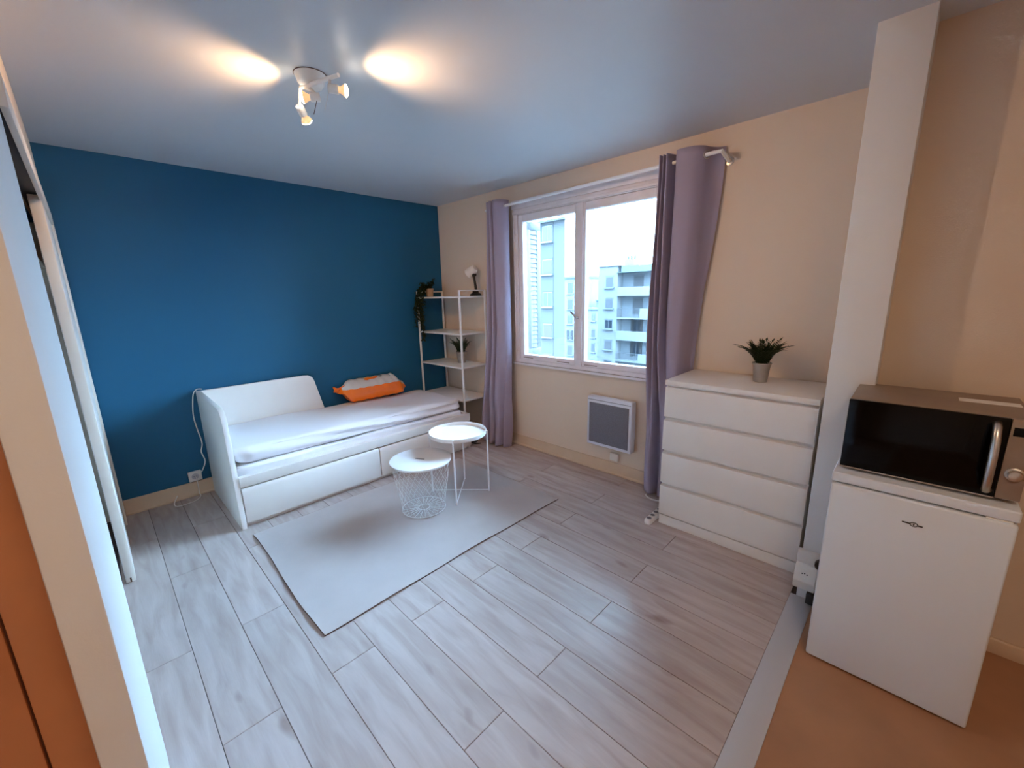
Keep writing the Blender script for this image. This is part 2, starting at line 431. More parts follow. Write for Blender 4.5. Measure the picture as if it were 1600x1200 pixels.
for z in (1.02, 1.52, 2.12):
    MB().tube([(1.224, -.016, z - .03), (1.224, -.016, z + .03)], .006, 8).build('hinge', M['frame'], wi, smooth=True)
MB().box(1.30, 1.42, -.008, -.0055, .935, .94).build('worn_edge', M['wornline'], wi)
MB().box(1.72, 1.86, -.008, -.0055, .930, .936).build('worn_edge', M['wornline'], wi)
MB().box(2.02, 2.15, -.008, -.0055, .930, .935).build('worn_edge', M['wornline'], wi)
# folded louvred shutter outside, left
sh = thing('window_shutter', (1.235, .2, .9), 'white louvred metal shutter folded back outside the left pane', 'shutter')
ring = MB()
ring.box(1.222, 1.246, .115, .325, .925, 1.0); ring.box(1.222, 1.246, .115, .325, 2.16, 2.235)
ring.box(1.222, 1.246, .115, .172, 1.0, 2.16); ring.box(1.222, 1.246, .268, .325, 1.0, 2.16)
ring.build('shutter_frame', M['shutter'], sh, bevel=.002)
MB().box(1.228, 1.232, .172, .268, 1.0, 2.16).build('backing', M['blind'], sh)
sl = None
for k in range(26):
    z = 1.012 + k * .0445
    if sl is None:
        sl = MB().hexa([(1.236, .172, z), (1.246, .172, z - .006), (1.246, .268, z - .006), (1.236, .268, z),
                        (1.236, .172, z + .034), (1.240, .172, z + .034), (1.240, .268, z + .034), (1.236, .268, z + .034)]).build('slat', M['shutter'], sh)
        z0s = z
    else: copy_part(sl, sh, (0, 0, z - z0s))
for z in (1.05, 1.97):
    MB().box(1.218, 1.25, .098, .114, z, z + .09).build('shutter_hinge', M['shutter'], sh, bevel=.002)

# ------------------------------------------------------------------ curtain rod and curtains
rod = thing('curtain_rod', (2.0, -.12, 2.36), 'white metal curtain rod above the window', 'curtain rod')
MB().tube([(.96, -.115, 2.347), (3.02, -.115, 2.375)], .012, 12).build('pole', M['whitemetal'], rod, smooth='auto')
MB().tube([(3.085, -.002, 2.335), (3.085, -.10, 2.352), (3.075, -.125, 2.372), (3.02, -.116, 2.375)], .012, 10).build('return_end', M['whitemetal'], rod, smooth='auto')
MB().tube([(.915, -.002, 2.34), (.915, -.09, 2.345), (.93, -.112, 2.346), (.97, -.115, 2.347)], .011, 10).build('return_end', M['whitemetal'], rod, smooth='auto')
MB().lathe([(0, 0), (.026, 0), (.026, .008), (0, .008)], (3.085, -.001, 2.335), (0, -1, 0), 20).build('wall_plate', M['steel'], rod, bevel=.001)
MB().lathe([(0, 0), (.024, 0), (.024, .008), (0, .008)], (.915, -.001, 2.34), (0, -1, 0), 20).build('wall_plate', M['steel'], rod, bevel=.001)

def sm(t): t = max(0, min(1, t)); return t * t * (3 - 2 * t)
def spline(P, t):
    n = len(P) - 1; q = min(n - 1e-6, max(0, t * n)); i = int(q); f = q - i
    p0, p1, p2, p3 = P[max(0, i - 1)], P[i], P[i + 1], P[min(n, i + 2)]
    return tuple(.5 * (2 * b_ + (c - a) * f + (2 * a - 5 * b_ + 4 * c - d_) * f * f + (3 * b_ - a - 3 * c + d_) * f ** 3)
                 for a, b_, c, d_ in zip(p0, p1, p2, p3))
def curtain(name, label, top, mid, bot, zt, zb, eyes, belly=0.0):
    """plan lines of the cloth at the pole, half way down and at the floor, blended over the height"""
    def fn(u, v):
        a, m_, c = spline(top, u), spline(mid, u), spline(bot, u)
        k1 = sm(v / .6); k2 = sm((v - .45) / .5)
        x = a[0] + (m_[0] - a[0]) * k1; y = a[1] + (m_[1] - a[1]) * k1
        x += (c[0] - x) * k2; y += (c[1] - y) * k2
        x += .004 * math.sin(9 * v + 13 * u); y += .005 * math.sin(7 * v + 9 * u)
        if v > .8:
            q = (v - .8) / .2
            x += belly * math.sin(PI * q) * u; y += -.02 * math.sin(PI * q) * math.sin(9 * u)
        z = zt + (zb - zt) * v
        if v > .97: z += .010 * math.sin(17 * u) * (v - .97) / .03
        return (x, min(y, -.014 if v < .95 else -.032), z)
    root = thing(name, (top[0][0], -.115, zb), label, 'curtain')
    c = MB().grid(fn, 156, 64).build('cloth', M['curtain'], root, smooth=True)
    sd = c.modifiers.new('thickness', 'SOLIDIFY'); sd.thickness = .003; sd.offset = 0
    for (x, ang) in eyes:      # eyelets threaded on the pole
        zr = 2.347 + .0136 * (x - .96); n_ = Vector((math.cos(ang), math.sin(ang), 0)); t = Vector((-n_.y, n_.x, 0))
        MB().tube([Vector((x, -.115, zr)) + (t * math.cos(a) + Vector((0, 0, 1)) * math.sin(a)) * .022 for a in [2 * PI * i / 20 for i in range(20)]], .004, 6, True).build('eyelet', M['steel'], root, smooth=True)
    return root
curtain('curtain', 'mauve grey curtain left of the window, reaching the floor by the shelf',
        [(.972, -.075), (.974, -.150), (1.005, -.160), (1.022, -.075), (1.030, -.075), (1.040, -.165), (1.062, -.170), (1.072, -.095), (1.080, -.090), (1.092, -.178), (1.15, -.185), (1.19, -.150), (1.205, -.105), (1.195, -.070)],
        [(.945, -.075), (.948, -.160), (.985, -.172), (1.010, -.065), (1.020, -.065), (1.035, -.175), (1.070, -.182), (1.088, -.085), (1.098, -.085), (1.115, -.190), (1.16, -.188), (1.205, -.160), (1.225, -.110), (1.20, -.065)],
        [(.845, -.075), (.835, -.175), (.890, -.205), (.925, -.085), (.938, -.080), (.960, -.205), (1.010, -.215), (1.030, -.095), (1.045, -.090), (1.060, -.215), (1.110, -.220), (1.135, -.150), (1.165, -.200), (1.19, -.100)],
        2.405, .010, [(1.015, .5), (1.05, .5), (1.19, .4)], .03)
curtain('curtain', 'mauve grey curtain right of the window with flared edge beside the chest',
        [(2.688, -.085), (2.694, -.165), (2.712, -.10), (2.722, -.165), (2.742, -.095), (2.754, -.170), (2.782, -.085), (2.800, -.070), (2.812, -.165), (2.86, -.185), (2.93, -.175), (2.975, -.135), (3.00, -.075), (3.03, -.035), (3.062, -.020)],
        [(2.672, -.085), (2.672, -.170), (2.700, -.10), (2.710, -.170), (2.735, -.095), (2.752, -.180), (2.790, -.10), (2.812, -.080), (2.812, -.165), (2.845, -.190), (2.90, -.165), (2.928, -.11), (2.943, -.065), (2.952, -.035), (2.966, -.016)],
        [(2.722, -.080), (2.705, -.165), (2.735, -.200), (2.765, -.200), (2.790, -.120), (2.808, -.110), (2.818, -.190), (2.845, -.205), (2.862, -.130), (2.870, -.120), (2.885, -.190), (2.905, -.180), (2.915, -.110), (2.930, -.070), (2.945, -.036)],
        2.425, .035, [(2.703, .4), (2.732, .5), (2.80, .3), (2.985, -.6)])

# ------------------------------------------------------------------ daybed
bed = thing('daybed', (.47, -1.446, 0), 'white daybed with two drawers against the blue wall', 'bed')
YL, YR = -2.481, -.411
MB().prism([(.03, 0), (.913, 0), (.913, .12), (.862, .76), (.848, .806), (.815, .838), (.775, .848), (.03, .862)], 1, YL, YL + .032).build('end_panel', M['white'], bed, bevel=.003)
MB().prism([(YL + .032, .05), (-1.50, .05), (-1.50, .42), (-1.585, .80), (-1.60, .835), (-1.63, .856), (-1.67, .861), (YL + .032, .861)], 0, .032, .062).build('back_panel', M['white'], bed, bevel=.003)
MB().box(.06, .895, YR - .032, YR, 0, .372).build('foot_panel', M['white'], bed, bevel=.003)
MB().box(.03, .062, -1.50, YR - .03, .05, .33).build('rear_rail', M['white'], bed)
MB().prism([(.862, .296), (.900, .296), (.906, .302), (.906, .372), (.862, .372)], 1, YL + .033, YR).build('front_rail', M['white'], bed, bevel=.003)
MB().box(.852, .874, YL + .033, YR - .03, 0, .045).build('plinth', M['white'], bed)
for y0, y1 in ((YL + .036, -1.428), (-1.422, YR - .003)):
    dw = MB().prism([(.885, .034), (.913, .034), (.913, .262), (.902, .288), (.885, .290)], 1, y0, y1).build('drawer', M['white'], bed, bevel=.003)
    MB().box(.3, .884, y0 + .05, y1 - .05, .06, .25).build('drawer_box', M['white'], dw)
MB().box(.064, .860, YL + .034, YR - .034, .275, .300).build('mattress_base', M['white'], bed)

def mattress(name, label, x0, x1, y0, y1, zfun0, zfun1, wr_, seed, r=.03, rc=.07):
    """closed rounded slab; zfun give bottom/top heights along u (0 left end .. 1 right end)"""
    rnd = random.Random(seed)
    P = [rnd.uniform(0, 6) for _ in range(8)]
    nx, ny, nz_ = 36, 110, 8
    m_ = MB()
    sec = []
    for k in range(nx + 1): sec.append((k / nx, 1.0, 0))
    for k in range(1, nz_): sec.append((1.0, 1 - k / nz_, 1))
    for k in range(nx + 1): sec.append((1 - k / nx, 0.0, 0))
    for k in range(1, nz_): sec.append((0.0, k / nz_, 1))
    n = len(sec)
    def f(i, j):
        s, t, _ = sec[i % n]; u = .5 - .5 * math.cos(PI * j / ny) if .08 < 0 else j / ny
        u = u + (u - .5) * 0
        u = (3 * u * u - 2 * u ** 3) * .35 + u * .65
        y = y0 + (y1 - y0) * u
        zb, zt = zfun0(u), zfun1(u)
        x = x0 + (x1 - x0) * s; z = zb + (zt - zb) * t
        # round the long edges
        cxx = min(max(x, x0 + r), x1 - r); czz = min(max(z, zb + r), zt - r)
        d = Vector((x - cxx, 0, z - czz))
        if d.length > r: d = d.normalized() * r
        x, z = cxx + d.x, czz + d.z
        # plan corner rounding and end rounding
        e = min(u, 1 - u) * abs(y1 - y0)
        if e < rc:
            q = 1 - e / rc; inset = rc * (1 - math.sqrt(max(0, 1 - q * q))) * .9
            x = (x - (x0 + x1) / 2) * (1 - inset / ((x1 - x0) / 2)) + (x0 + x1) / 2
        if e < .05:
            q = 1 - e / .05; z = (z - (zb + zt) / 2) * (1 - .45 * (1 - math.sqrt(max(0, 1 - q * q)))) + (zb + zt) / 2
        # sheet folds running along the front edge
        fr = sm((s - .55) / .45)
        wv = .0040 * wr_ * math.sin(5 * u * PI + 4 * s + P[0]) * (1 if t > .5 else .3)
        wv += fr * .0045 * wr_ * math.sin(9 * t + 6 * u + P[1] + 2.5 * math.sin(4 * u + P[2])) * (.35 + .65 * sm(u * 1.4))
        wv += .0030 * wr_ * math.sin(11 * s + 17 * u + 2 * math.sin(6 * u) + P[3]) * sm(u)
        if t in (0.0, 1.0): z += wv * (1 if t == 1 else .2)
        else: x += wv * 1.4 * (1 if s == 1 else -1)
        return (x, y, z)
    V = [[m_.bm.verts.new(f(i, j)) for i in range(n)] for j in range(ny + 1)]
    for j in range(ny):
        for i in range(n): m_.bm.faces.new((V[j][i], V[j][(i + 1) % n], V[j + 1][(i + 1) % n], V[j + 1][i]))
    m_.bm.faces.new(V[0][::-1]); m_.bm.faces.new(V[-1])
    o = m_.build(name, M['sheet'], None, smooth='auto', org=((x0 + x1) / 2, (y0 + y1) / 2, zfun0(.5)))
    return tag(o, label, 'mattress', 'stacked mattresses on the daybed')
mattress('mattress', 'lower thin mattress under a loose white sheet, inside the bed rail', .07, .855, YL + .04, YR - .045,
         lambda u: .301, lambda u: .425 - .016 * u, 1.0, 3, .022)
mattress('mattress', 'upper thin white mattress lying uneven on top, its rounded corner at the headboard',   .066, .845, YL + .045, YR - .035,
         lambda u: .434 - .020 * u, lambda u: .556 - .040 * u, 1.35, 5, .042, .11)

# pillow in orange and white film, leaning on the blue wall
pk = thing('packaged_pillow', (.11, -1.03, .53), 'new pillow in an orange and white plastic bag by the blue wall', 'pillow')
prof = [(.205, .556), (.212, .585), (.198, .625), (.168, .672), (.120, .712), (.075, .738), (.040, .748), (.018, .735), (.012, .66), (.016, .575), (.06, .553), (.13, .549)]
def bagsec(u):
    """u 0..1 along y; the bag narrows to crimped seams at both ends"""
    e = min(u, 1 - u)
    k = sm(min(1, e / .13)); s = .34 + .66 * k
    cxx, czz = .10, .632
    return [(cxx + (a - cxx) * s, czz + (b_ - czz) * s * (1 if s > .9 else .95) + (-.02 * (1 - k) if u > .5 else .03 * (1 - k))) for a, b_ in prof]
NB = 40
ya, yb_ = -1.345, -.70
def slice_build(name, m, idx, u0=0.0, u1=1.0, push=0.0, nseg=NB):
    m_ = MB(); rows = []
    for j in range(nseg + 1):
        u = u0 + (u1 - u0) * j / nseg; s = bagsec(u)
        shift = [0.0] * len(prof)
        row = []
        for i in idx:
            a, c = s[i % len(prof)]
            a += .004 * math.sin(17 * u * 3 + i * 1.7); c += .003 * math.sin(23 * u * 2 + i)
            t = (i % len(prof)) / len(prof)
            # front low edge runs longer than the back top edge
            y = ya + (yb_ - ya) * u + (.06 * (.75 - c) / .2 * (u - .5) * 1.2 if c < .75 else 0)
            row.append(m_.bm.verts.new((a + push, y, c + push)))
        rows.append(row)
    for A, B in zip(rows, rows[1:]):
        for i in range(len(idx) - 1): m_.bm.faces.new((A[i], A[i + 1], B[i + 1], B[i]))
    return m_
m_ = slice_build('x', None, [0, 1, 2, 3])
m_.build('orange_front', M['orange'], pk, smooth=True)['label'] = 'orange front of the bag'
m_ = slice_build('x', None, [3, 4, 5, 6, 7]); m_.build('white_top', M['bagwhite'], pk, smooth=True)['label'] = 'white printed top of the bag'
m_ = slice_build('x', None, [7, 8, 9, 10, 11, 12]); m_.build('orange_back', M['orange'], pk, smooth=True)
# end closures and crimped tail
for u in (0.0, 1.0):
    s = bagsec(u); y = ya if u == 0 else yb_
    m_ = MB(); tip = m_.bm.verts.new((.09, y + (-.045 if u == 0 else .02), .64 if u == 0 else .58))
    vs = [m_.bm.verts.new((a, y + .06 * (.75 - c) / .2 * (u - .5) * 1.2, c)) for a, c in s]
    for i in range(len(vs)): m_.bm.faces.new((vs[i], vs[(i + 1) % len(vs)], tip))
    m_.build('end_flap', M['orange'], pk, smooth=True)
def tail(u, v):
    y = -1.31 - .115 * u; ww = .060 * (1 - .55 * u) * (1 - .3 * math.sin(PI * u))
    return (.085 + .012 * math.sin(7 * v + 4 * u), y, .655 + .025 * u + ww * (v - .5) * 2 + .006 * math.sin(9 * u + 5 * v))
t_ = MB().grid(tail, 10, 8).build('crimped_tail', M['orange'], pk, smooth=True)
sd = t_.modifiers.new('t', 'SOLIDIFY'); sd.thickness = .006
# print: an orange blot and grey marks on the white top
def onbag(u, f, lift=.003):
    s = bagsec(u); i = 3 + f * 3; k = int(i); fr = i - k
    a = s[k][0] * (1 - fr) + s[k + 1][0] * fr; c = s[k][1] * (1 - fr) + s[k + 1][1] * fr
    return (a + lift, ya + (yb_ - ya) * u, c + lift * 1.6)
def patch(name, m, pts):
    m_ = MB(); n = len(pts)
    cen = m_.bm.verts.new(onbag(sum(p[0] for p in pts) / n, sum(p[1] for p in pts) / n, .005))
    vs = [m_.bm.verts.new(onbag(*p, .005)) for p in pts]
    for i in range(n): m_.bm.faces.new((vs[i], vs[(i + 1) % n], cen))
    m_.build(name, m, pk)
patch('printed_blot', M['orange'], [(.36, .50), (.40, .42), (.45, .50), (.52, .48), (.58, .55), (.60, .68), (.55, .74), (.48, .68), (.42, .72), (.37, .66)])
patch('printed_line', M['printgrey'], [(.80, .50), (.815, .50), (.80, .82), (.785, .82)])
patch('printed_ring', M['printgrey'], [(.62, .60), (.66, .58), (.68, .68), (.66, .78), (.63, .80), (.655, .70)])

# ------------------------------------------------------------------ corner shelf unit
sv = thing('shelf_unit', (.42, -.2, 0), 'white metal open shelving unit in the corner behind the bed', 'shelf')
SX0, SX1, SY0, SY1 = .045, .785, -.378, -.04
for (x, y) in ((SX0, SY0), (SX1, SY0), (SX0, SY1), (SX1, SY1)):
    MB().box(x - .009, x + .009, y - .009, y + .009, 0, 1.605).build('post', M['whitemetal'], sv, bevel=.002)
for z in (.10, .475, .826, 1.172, 1.545):
    sb = MB(); sb.box(SX0 + .009, SX1 - .009, SY0 - .006, SY1 + .006, z - .018, z)
    sb.build('shelf_board', M['whitemetal'], sv, bevel=.002)
for x in (SX0, SX1):
    MB().box(x - .006, x + .006, SY0 + .009, SY1 - .009, 1.593, 1.605).build('guard_rail', M['whitemetal'], sv, bevel=.002)

# desk lamp on top
lp = thing('desk_lamp', (.735, -.118, 1.545), 'small desk lamp with white head and black stem on the top shelf', 'lamp')
MB().lathe([(0, 0), (.060, 0), (.062, .008), (.055, .018), (.034, .030), (.030, .05), (.022, .052), (0, .052)], (.735, -.118, 1.546), (0, 0, 1), 32).build('lamp_base', M['black'], lp, smooth='auto')
MB().tube([(.747, -.118, 1.59), (.735, -.118, 1.66), (.718, -.118, 1.75)], .015, 12, r1=.011).build('stem', M['black'], lp, smooth='auto')
MB().lathe([(0, 0), (.018, 0), (.026, .02), (.022, .035), (0, .036)], (.711, -.118, 1.742), (.55, 0, .83), 16).build('joint', M['black'], lp, smooth='auto')
hdv = Vector((-.82, -.15, -.55)).normalized()
MB().lathe([(0, -.001), (.030, 0), (.040, .012), (.052, .06), (.056, .105), (.053, .105), (.049, .06), (.036, .016), (0, .012)],
           Vector((.740, -.113, 1.825)), hdv, 28).build('lamp_head', M['lampshade'], lp, smooth='auto')
MB().lathe([(0, 0), (.012, .003), (.028, .025), (.030, .042), (.02, .06), (0, .066)], Vector((.740, -.113, 1.825)) + hdv * .025, hdv, 18).build('bulb', M['plastic'], lp, smooth=True)

# ------------------------------------------------------------------ plants
def leaf_pts(m_, base, d, up, L, W, curl=.25):
    d = d.normalized(); s = d.cross(up)
    if s.length < .01: s = d.cross(Vector((1, 0, 0)))
    s.normalize(); n = s.cross(d)
    a = m_.bm.verts.new(base); b1 = m_.bm.verts.new(base + d * L * .45 + s * W * .5); b2 = m_.bm.verts.new(base + d * L * .45 - s * W * .5)
    mid = m_.bm.verts.new(base + d * L * .5 - n * W * curl); t = m_.bm.verts.new(base + d * L - n * L * curl * .35)
    for f in ((a, b1, mid), (a, mid, b2), (b1, t, mid), (mid, t, b2)): m_.bm.faces.new(f)

def frond_mesh(L, droop, pairs, lw):
    m_ = MB(); pts = [Vector((L * t * math.cos(droop * t * .5), 0, L * t * (1 - droop * t * .45))) for t in [i / 8 for i in range(9)]]
    # start steep then bend outwards along +x
    pts = []
    x = z = 0; st = L / 10
    for i in range(11):
        a = math.radians(78) - droop * (i / 10)
        pts.append(Vector((x, 0, z))); x += st * math.cos(a); z += st * math.sin(a)
    m_.tube(pts, .0022, 5, r1=.0008)
    for k in range(pairs):
        t = .18 + .80 * k / (pairs - 1); i = min(9, int(t * 10)); fr = t * 10 - i
        p = pts[i].lerp(pts[i + 1], fr); d = (pts[i + 1] - pts[i]).normalized()
        ll = lw * (1.0 - .55 * abs(t - .45) / .55)
        for sg in (-1, 1):
            leaf_pts(m_, p, d * .75 + Vector((0, sg, .15)), Vector((0, 0, 1)), ll, ll * .42)
    leaf_pts(m_, pts[-1], pts[-1] - pts[-2], Vector((0, 0, 1)), lw * .8, lw * .3)
    return m_

def potted_fern(name, label, loc, potprof, potmat, rimr, rimz, fr_specs, seed, lmat):
    r_ = random.Random(seed)
    t = thing(name, loc, label, 'plant', None)
    MB().lathe(potprof, loc, (0, 0, 1), 28).build('pot', potmat, t, smooth='auto')
    MB().lathe([(0, rimz - .012), (rimr - .003, rimz - .012), (rimr - .003, rimz - .02), (0, rimz - .02)], loc, (0, 0, 1), 24).build('soil', M['soil'], t)
    for (L, droop, pairs, lw, cnt) in fr_specs:
        first = None
        for k in range(cnt):
            a = 2 * PI * (k + r_.uniform(-.3, .3)) / cnt
            if first is None:
                mm = frond_mesh(L, droop, pairs, lw)
                bmesh.ops.translate(mm.bm, verts=mm.bm.verts, vec=Vector(loc))
                o = first = mm.build('frond', lmat, t, smooth=False)
            else: o = copy_part(first, t)
            rr = r_.uniform(.1, .7) * rimr
            o.location = (rr * math.cos(a), rr * math.sin(a), rimz - .014)
            o.rotation_euler = (0, 0, a + r_.uniform(-.2, .2)); s = r_.uniform(.8, 1.08); o.scale = (s, s, s)
    return t
potted_fern('potted_fern', 'bushy dark fern in a zinc pot on the chest of drawers', (3.425, -.195, 1.001),
            [(0, 0), (.036, 0), (.037, .006), (.046, .095), (.050, .108), (.053, .112), (.052, .117), (.048, .114), (.044, .10), (.036, .012), (0, .012)], M['zinc'], .046, .112,
            [(.165, 1.2, 11, .046, 17), (.150, .62, 11, .046, 15), (.13, .25, 10, .044, 11), (.12, .95, 9, .040, 12)], 4, M['leaf'])
potted_fern('potted_fern', 'small bushy green plant in a zinc pot on the third shelf', (.515, -.17, .827),
            [(0, 0), (.042, 0), (.044, .006), (.056, .105), (.060, .112), (.062, .118), (.058, .122), (.052, .108), (.042, .012), (0, .012)], M['zinc'], .054, .116,
            [(.15, .55, 10, .046, 13), (.135, .9, 10, .044, 12), (.14, .18, 9, .044, 8)], 9, M['leaf2'])
# trailing ivy
iv = thing('trailing_plant', (.13, -.27, 1.546), 'trailing ivy in a beige pot hanging down the shelf post', 'plant')
MB().lathe([(0, 0), (.036, 0), (.044, .07), (.047, .085), (.044, .088), (.038, .072), (0, .07)], (.13, -.27, 1.547), (0, 0, 1), 24).build('pot', M['beigepot'], iv, smooth='auto')
r_ = random.Random(21)
lv = MB(); nvine = 11
for k in range(nvine):
    hang = k < 7
    a = -PI / 2 - .5 + r_.uniform(-.7, .9) if hang else r_.uniform(0, 2 * PI)
    p = Vector((.13, -.27, 1.635)); pts = [p.copy()]; dv = Vector((math.cos(a) * .6, math.sin(a), .8)).normalized()
    nst = r_.randint(14, 26) if hang else r_.randint(4, 6)
    if k < 2: nst = 30
    for s_ in range(nst):
        p = p + dv * .022; pts.append(p.copy())
        if hang:
            dv = (dv + Vector((r_.uniform(-.12, .12), r_.uniform(-.12, .12), -.38 if s_ < 9 else -.2))).normalized()
            if p.y < -.425: dv.y = abs(dv.y) * .3
            if p.x < .05: dv.x = abs(dv.x)
        else: dv = (dv + Vector((r_.uniform(-.3, .3), r_.uniform(-.2, .3), -.1))).normalized()
    MB().tube(pts, .0018, 5).build('vine', M['leaf'], iv, smooth=True)
    for q in pts[1:]:
        for _ in range(4 if hang else 9):
            d = Vector((r_.uniform(-1, 1), r_.uniform(-1, 1), r_.uniform(-.9, .35)))
            b_ = q + Vector((0, 0, 0)); L_ = r_.uniform(.026, .048)
            if b_.x + d.normalized().x * L_ < .012: d.x = abs(d.x)
            leaf_pts(lv, b_, d, Vector((0, 0, 1)), L_, L_ * .7)
lf = lv.build('ivy_leaves', M['leaf'], iv); lf['kind'] = 'stuff'

# ------------------------------------------------------------------ radiator, outlets, cables
rd = thing('electric_heater', (2.33, -.05, .27), 'white wall heater with grey mesh front under the window', 'heater')
MB().box(2.12, 2.54, -.098, -.028, .262, .690).build('shell', M['radiator'], rd, bevel=.008, seg=3)
MB().box(2.145, 2.515, -.105, -.0975, .290, .640).build('grille', M['radgrille'], rd, bevel=.003)['label'] = 'grey mesh front'
MB().box(2.13, 2.53, -.0995, -.0965, .662, .666).build('top_seam', M['printgrey'], rd)
MB().box(2.2, 2.46, -.029, -.001, .32, .62).build('wall_bracket', M['radiator'], rd)
def outlet(name, label, c, nrm, w_, h_, hole=True):
    """flush wall box: c centre on wall, nrm = 'x' (faces +x) or 'y' (faces -y)"""
    o = thing(name, c, label, 'socket')
    if nrm == 'x':
        MB().box(c[0], c[0] + .022, c[1] - w_ / 2, c[1] + w_ / 2, c[2] - h_ / 2, c[2] + h_ / 2).build('cover', M['plastic'], o, bevel=.004)
        ax = (1, 0, 0); p = (c[0] + .021, c[1], c[2])
    else:
        MB().box(c[0] - w_ / 2, c[0] + w_ / 2, c[1] - .022, c[1], c[2] - h_ / 2, c[2] + h_ / 2).build('cover', M['plastic'], o, bevel=.004)
        ax = (0, -1, 0); p = (c[0], c[1] - .021, c[2])
    if hole:
        MB().lathe([(.024, 0), (.024, .004), (.020, .004), (.019, .0015), (0, .0015)], p, ax, 24).build('socket_well', M['strip'], o, smooth='auto')
        for s_ in (-.009, .009):
            q = Vector(p) + (Vector((0, s_, 0)) if nrm == 'x' else Vector((s_, 0, 0))) + Vector(ax) * .001
            MB().lathe([(0, 0), (.0028, 0), (.0028, .002), (0, .002)], q, ax, 10).build('pin_hole', M['black'], o)
    return o
outlet('wall_socket', 'white wall socket on the skirting left of the daybed', (.018, -2.588, .172), 'x', .086, .082)
outlet('wall_socket', 'small white junction box on the skirting under the heater', (2.355, -.017, .168), 'y', .078, .066, False)

def cable(name, label, pts, r, m, cat='cable'):
    # smooth by Catmull-Rom
    P = [Vector(p) for p in pts]; out = []
    for i in range(len(P) - 1):
        p0, p1, p2, p3 = P[max(0, i - 1)], P[i], P[i + 1], P[min(len(P) - 1, i + 2)]
        for k in range(6):
            t = k / 6
            out.append(.5 * ((2 * p1) + (p2 - p0) * t + (2 * p0 - 5 * p1 + 4 * p2 - p3) * t * t + (3 * p1 - p0 - 3 * p2 + p3) * t ** 3))
    out.append(P[-1])
    return tag(MB().tube(out, r, 6).build(name, m, None, smooth=True, org=tuple(P[0])), label, cat)
cable('power_cable', 'white cable hanging down the blue wall beside the bed end',
      [(.05, -2.44, .873), (.036, -2.468, .875), (.024, -2.492, .850), (.012, -2.506, .79), (.010, -2.521, .664), (.010, -2.514, .553), (.010, -2.500, .427), (.012, -2.516, .356), (.010, -2.503, .27), (.024, -2.535, .20), (.030, -2.560, .182)], .0042, M['plastic'])
cable('power_cable', 'white cable looping from the socket onto the floor by the bed end',
      [(.046, -2.583, .165), (.054, -2.584, .10), (.052, -2.584, .03), (.072, -2.582, .005), (.135, -2.625, .005), (.150, -2.69, .005), (.138, -2.745, .005), (.06, -2.75, .005), (.034, -2.72, .05)], .0036, M['plastic'])
cable('power_cable', 'white cable curling out under the right curtain',
      [(2.72, -.135, .006), (2.735, -.19, .006), (2.79, -.218, .006), (2.85, -.205, .006), (2.89, -.17, .006), (2.93, -.25, .006)], .0055, M['plastic'])
cable('power_cable', 'dark cable bundled on the floor at the bed foot',
      [(.66, -.30, .008), (.74, -.34, .008), (.83, -.30, .010), (.80, -.24, .012), (.72, -.26, .016), (.76, -.33, .022), (.86, -.33, .010), (.90, -.27, .008)], .006, M['black'])
# multi-socket strip beside the chest
ms = thing('power_strip', (2.925, -.47, 0), 'white power strip on the floor at the chest foot', 'power strip')
sp = MB(); sp.box(2.905, 2.952, -.565, -.33, .001, .040); sp.build('strip_body', M['plastic'], ms, bevel=.012, seg=3)
for k in range(4):
    y = -.535 + k * .052
    MB().lathe([(.019, 0), (.019, .0035), (.016, .0035), (.015, .001), (0, .001)], (2.9285, y, .039), (0, 0, 1), 20).build('socket_well', M['strip'], ms, smooth='auto')
    MB().lathe([(0, 0), (.014, 0), (.014, .0014), (0, .0014)], (2.9285, y, .0398), (0, 0, 1), 16).build('socket_hole', M['printgrey'], ms)

# socket block at the pillar foot
sk = thing('socket_block', (3.83, -.70, .08), 'white surface socket block at the pillar foot beside the fridge', 'socket')
MB().prism([(-.666, .082), (-.722, .082), (-.732, .130), (-.700, .205), (-.666, .205)], 0, 3.785, 3.875).build('socket_cover', M['plastic'], sk, bevel=.005)
MB().prism([(-.666, .205), (-.690, .205), (-.690, .275), (-.666, .275)], 0, 3.785, 3.875).build('upper_cover', M['plastic'], sk, bevel=.006)
fn_ = Vector((0, -.92, .39)).normalized()
MB().lathe([(.022, 0), (.022, .004), (.018, .004), (.017, .001), (0, .001)], Vector((3.828, -.717, .166)), fn_, 22).build('socket_well', M['plastic'], sk, smooth='auto')
for s_ in (-.010, 0, .010):
    MB().lathe([(0, 0), (.003, 0), (.003, .003), (0, .003)], Vector((3.828 + s_, -.717, .166 + (.003 if s_ == 0 else 0))) + fn_ * .001, fn_, 10).build('pin_hole', M['black'], sk)
pg = thing('power_plug', (3.89, -.72, .235), 'round black plug in the upper socket beside the fridge', 'plug')
MB().lathe([(0, 0), (.021, 0), (.024, .008), (.024, .03), (.014, .042), (0, .043)], (3.882, -.691, .238), (0.1, -1, 0), 22).build('plug_body', M['black'], pg, smooth='auto')
pg2 = thing('power_plug', (3.88, -.71, .05), 'square black adapter low beside the fridge corner', 'plug')
MB().box(3.846, 3.90, -.735, -.670, .020, .078).build('adapter_body', M['black'], pg2, bevel=.005)
MB().tube([(3.885, -.70, .03), (3.90, -.69, .008), (3.93, -.62, .006)], .004, 6).build('adapter_cord', M['black'], pg2, smooth=True)

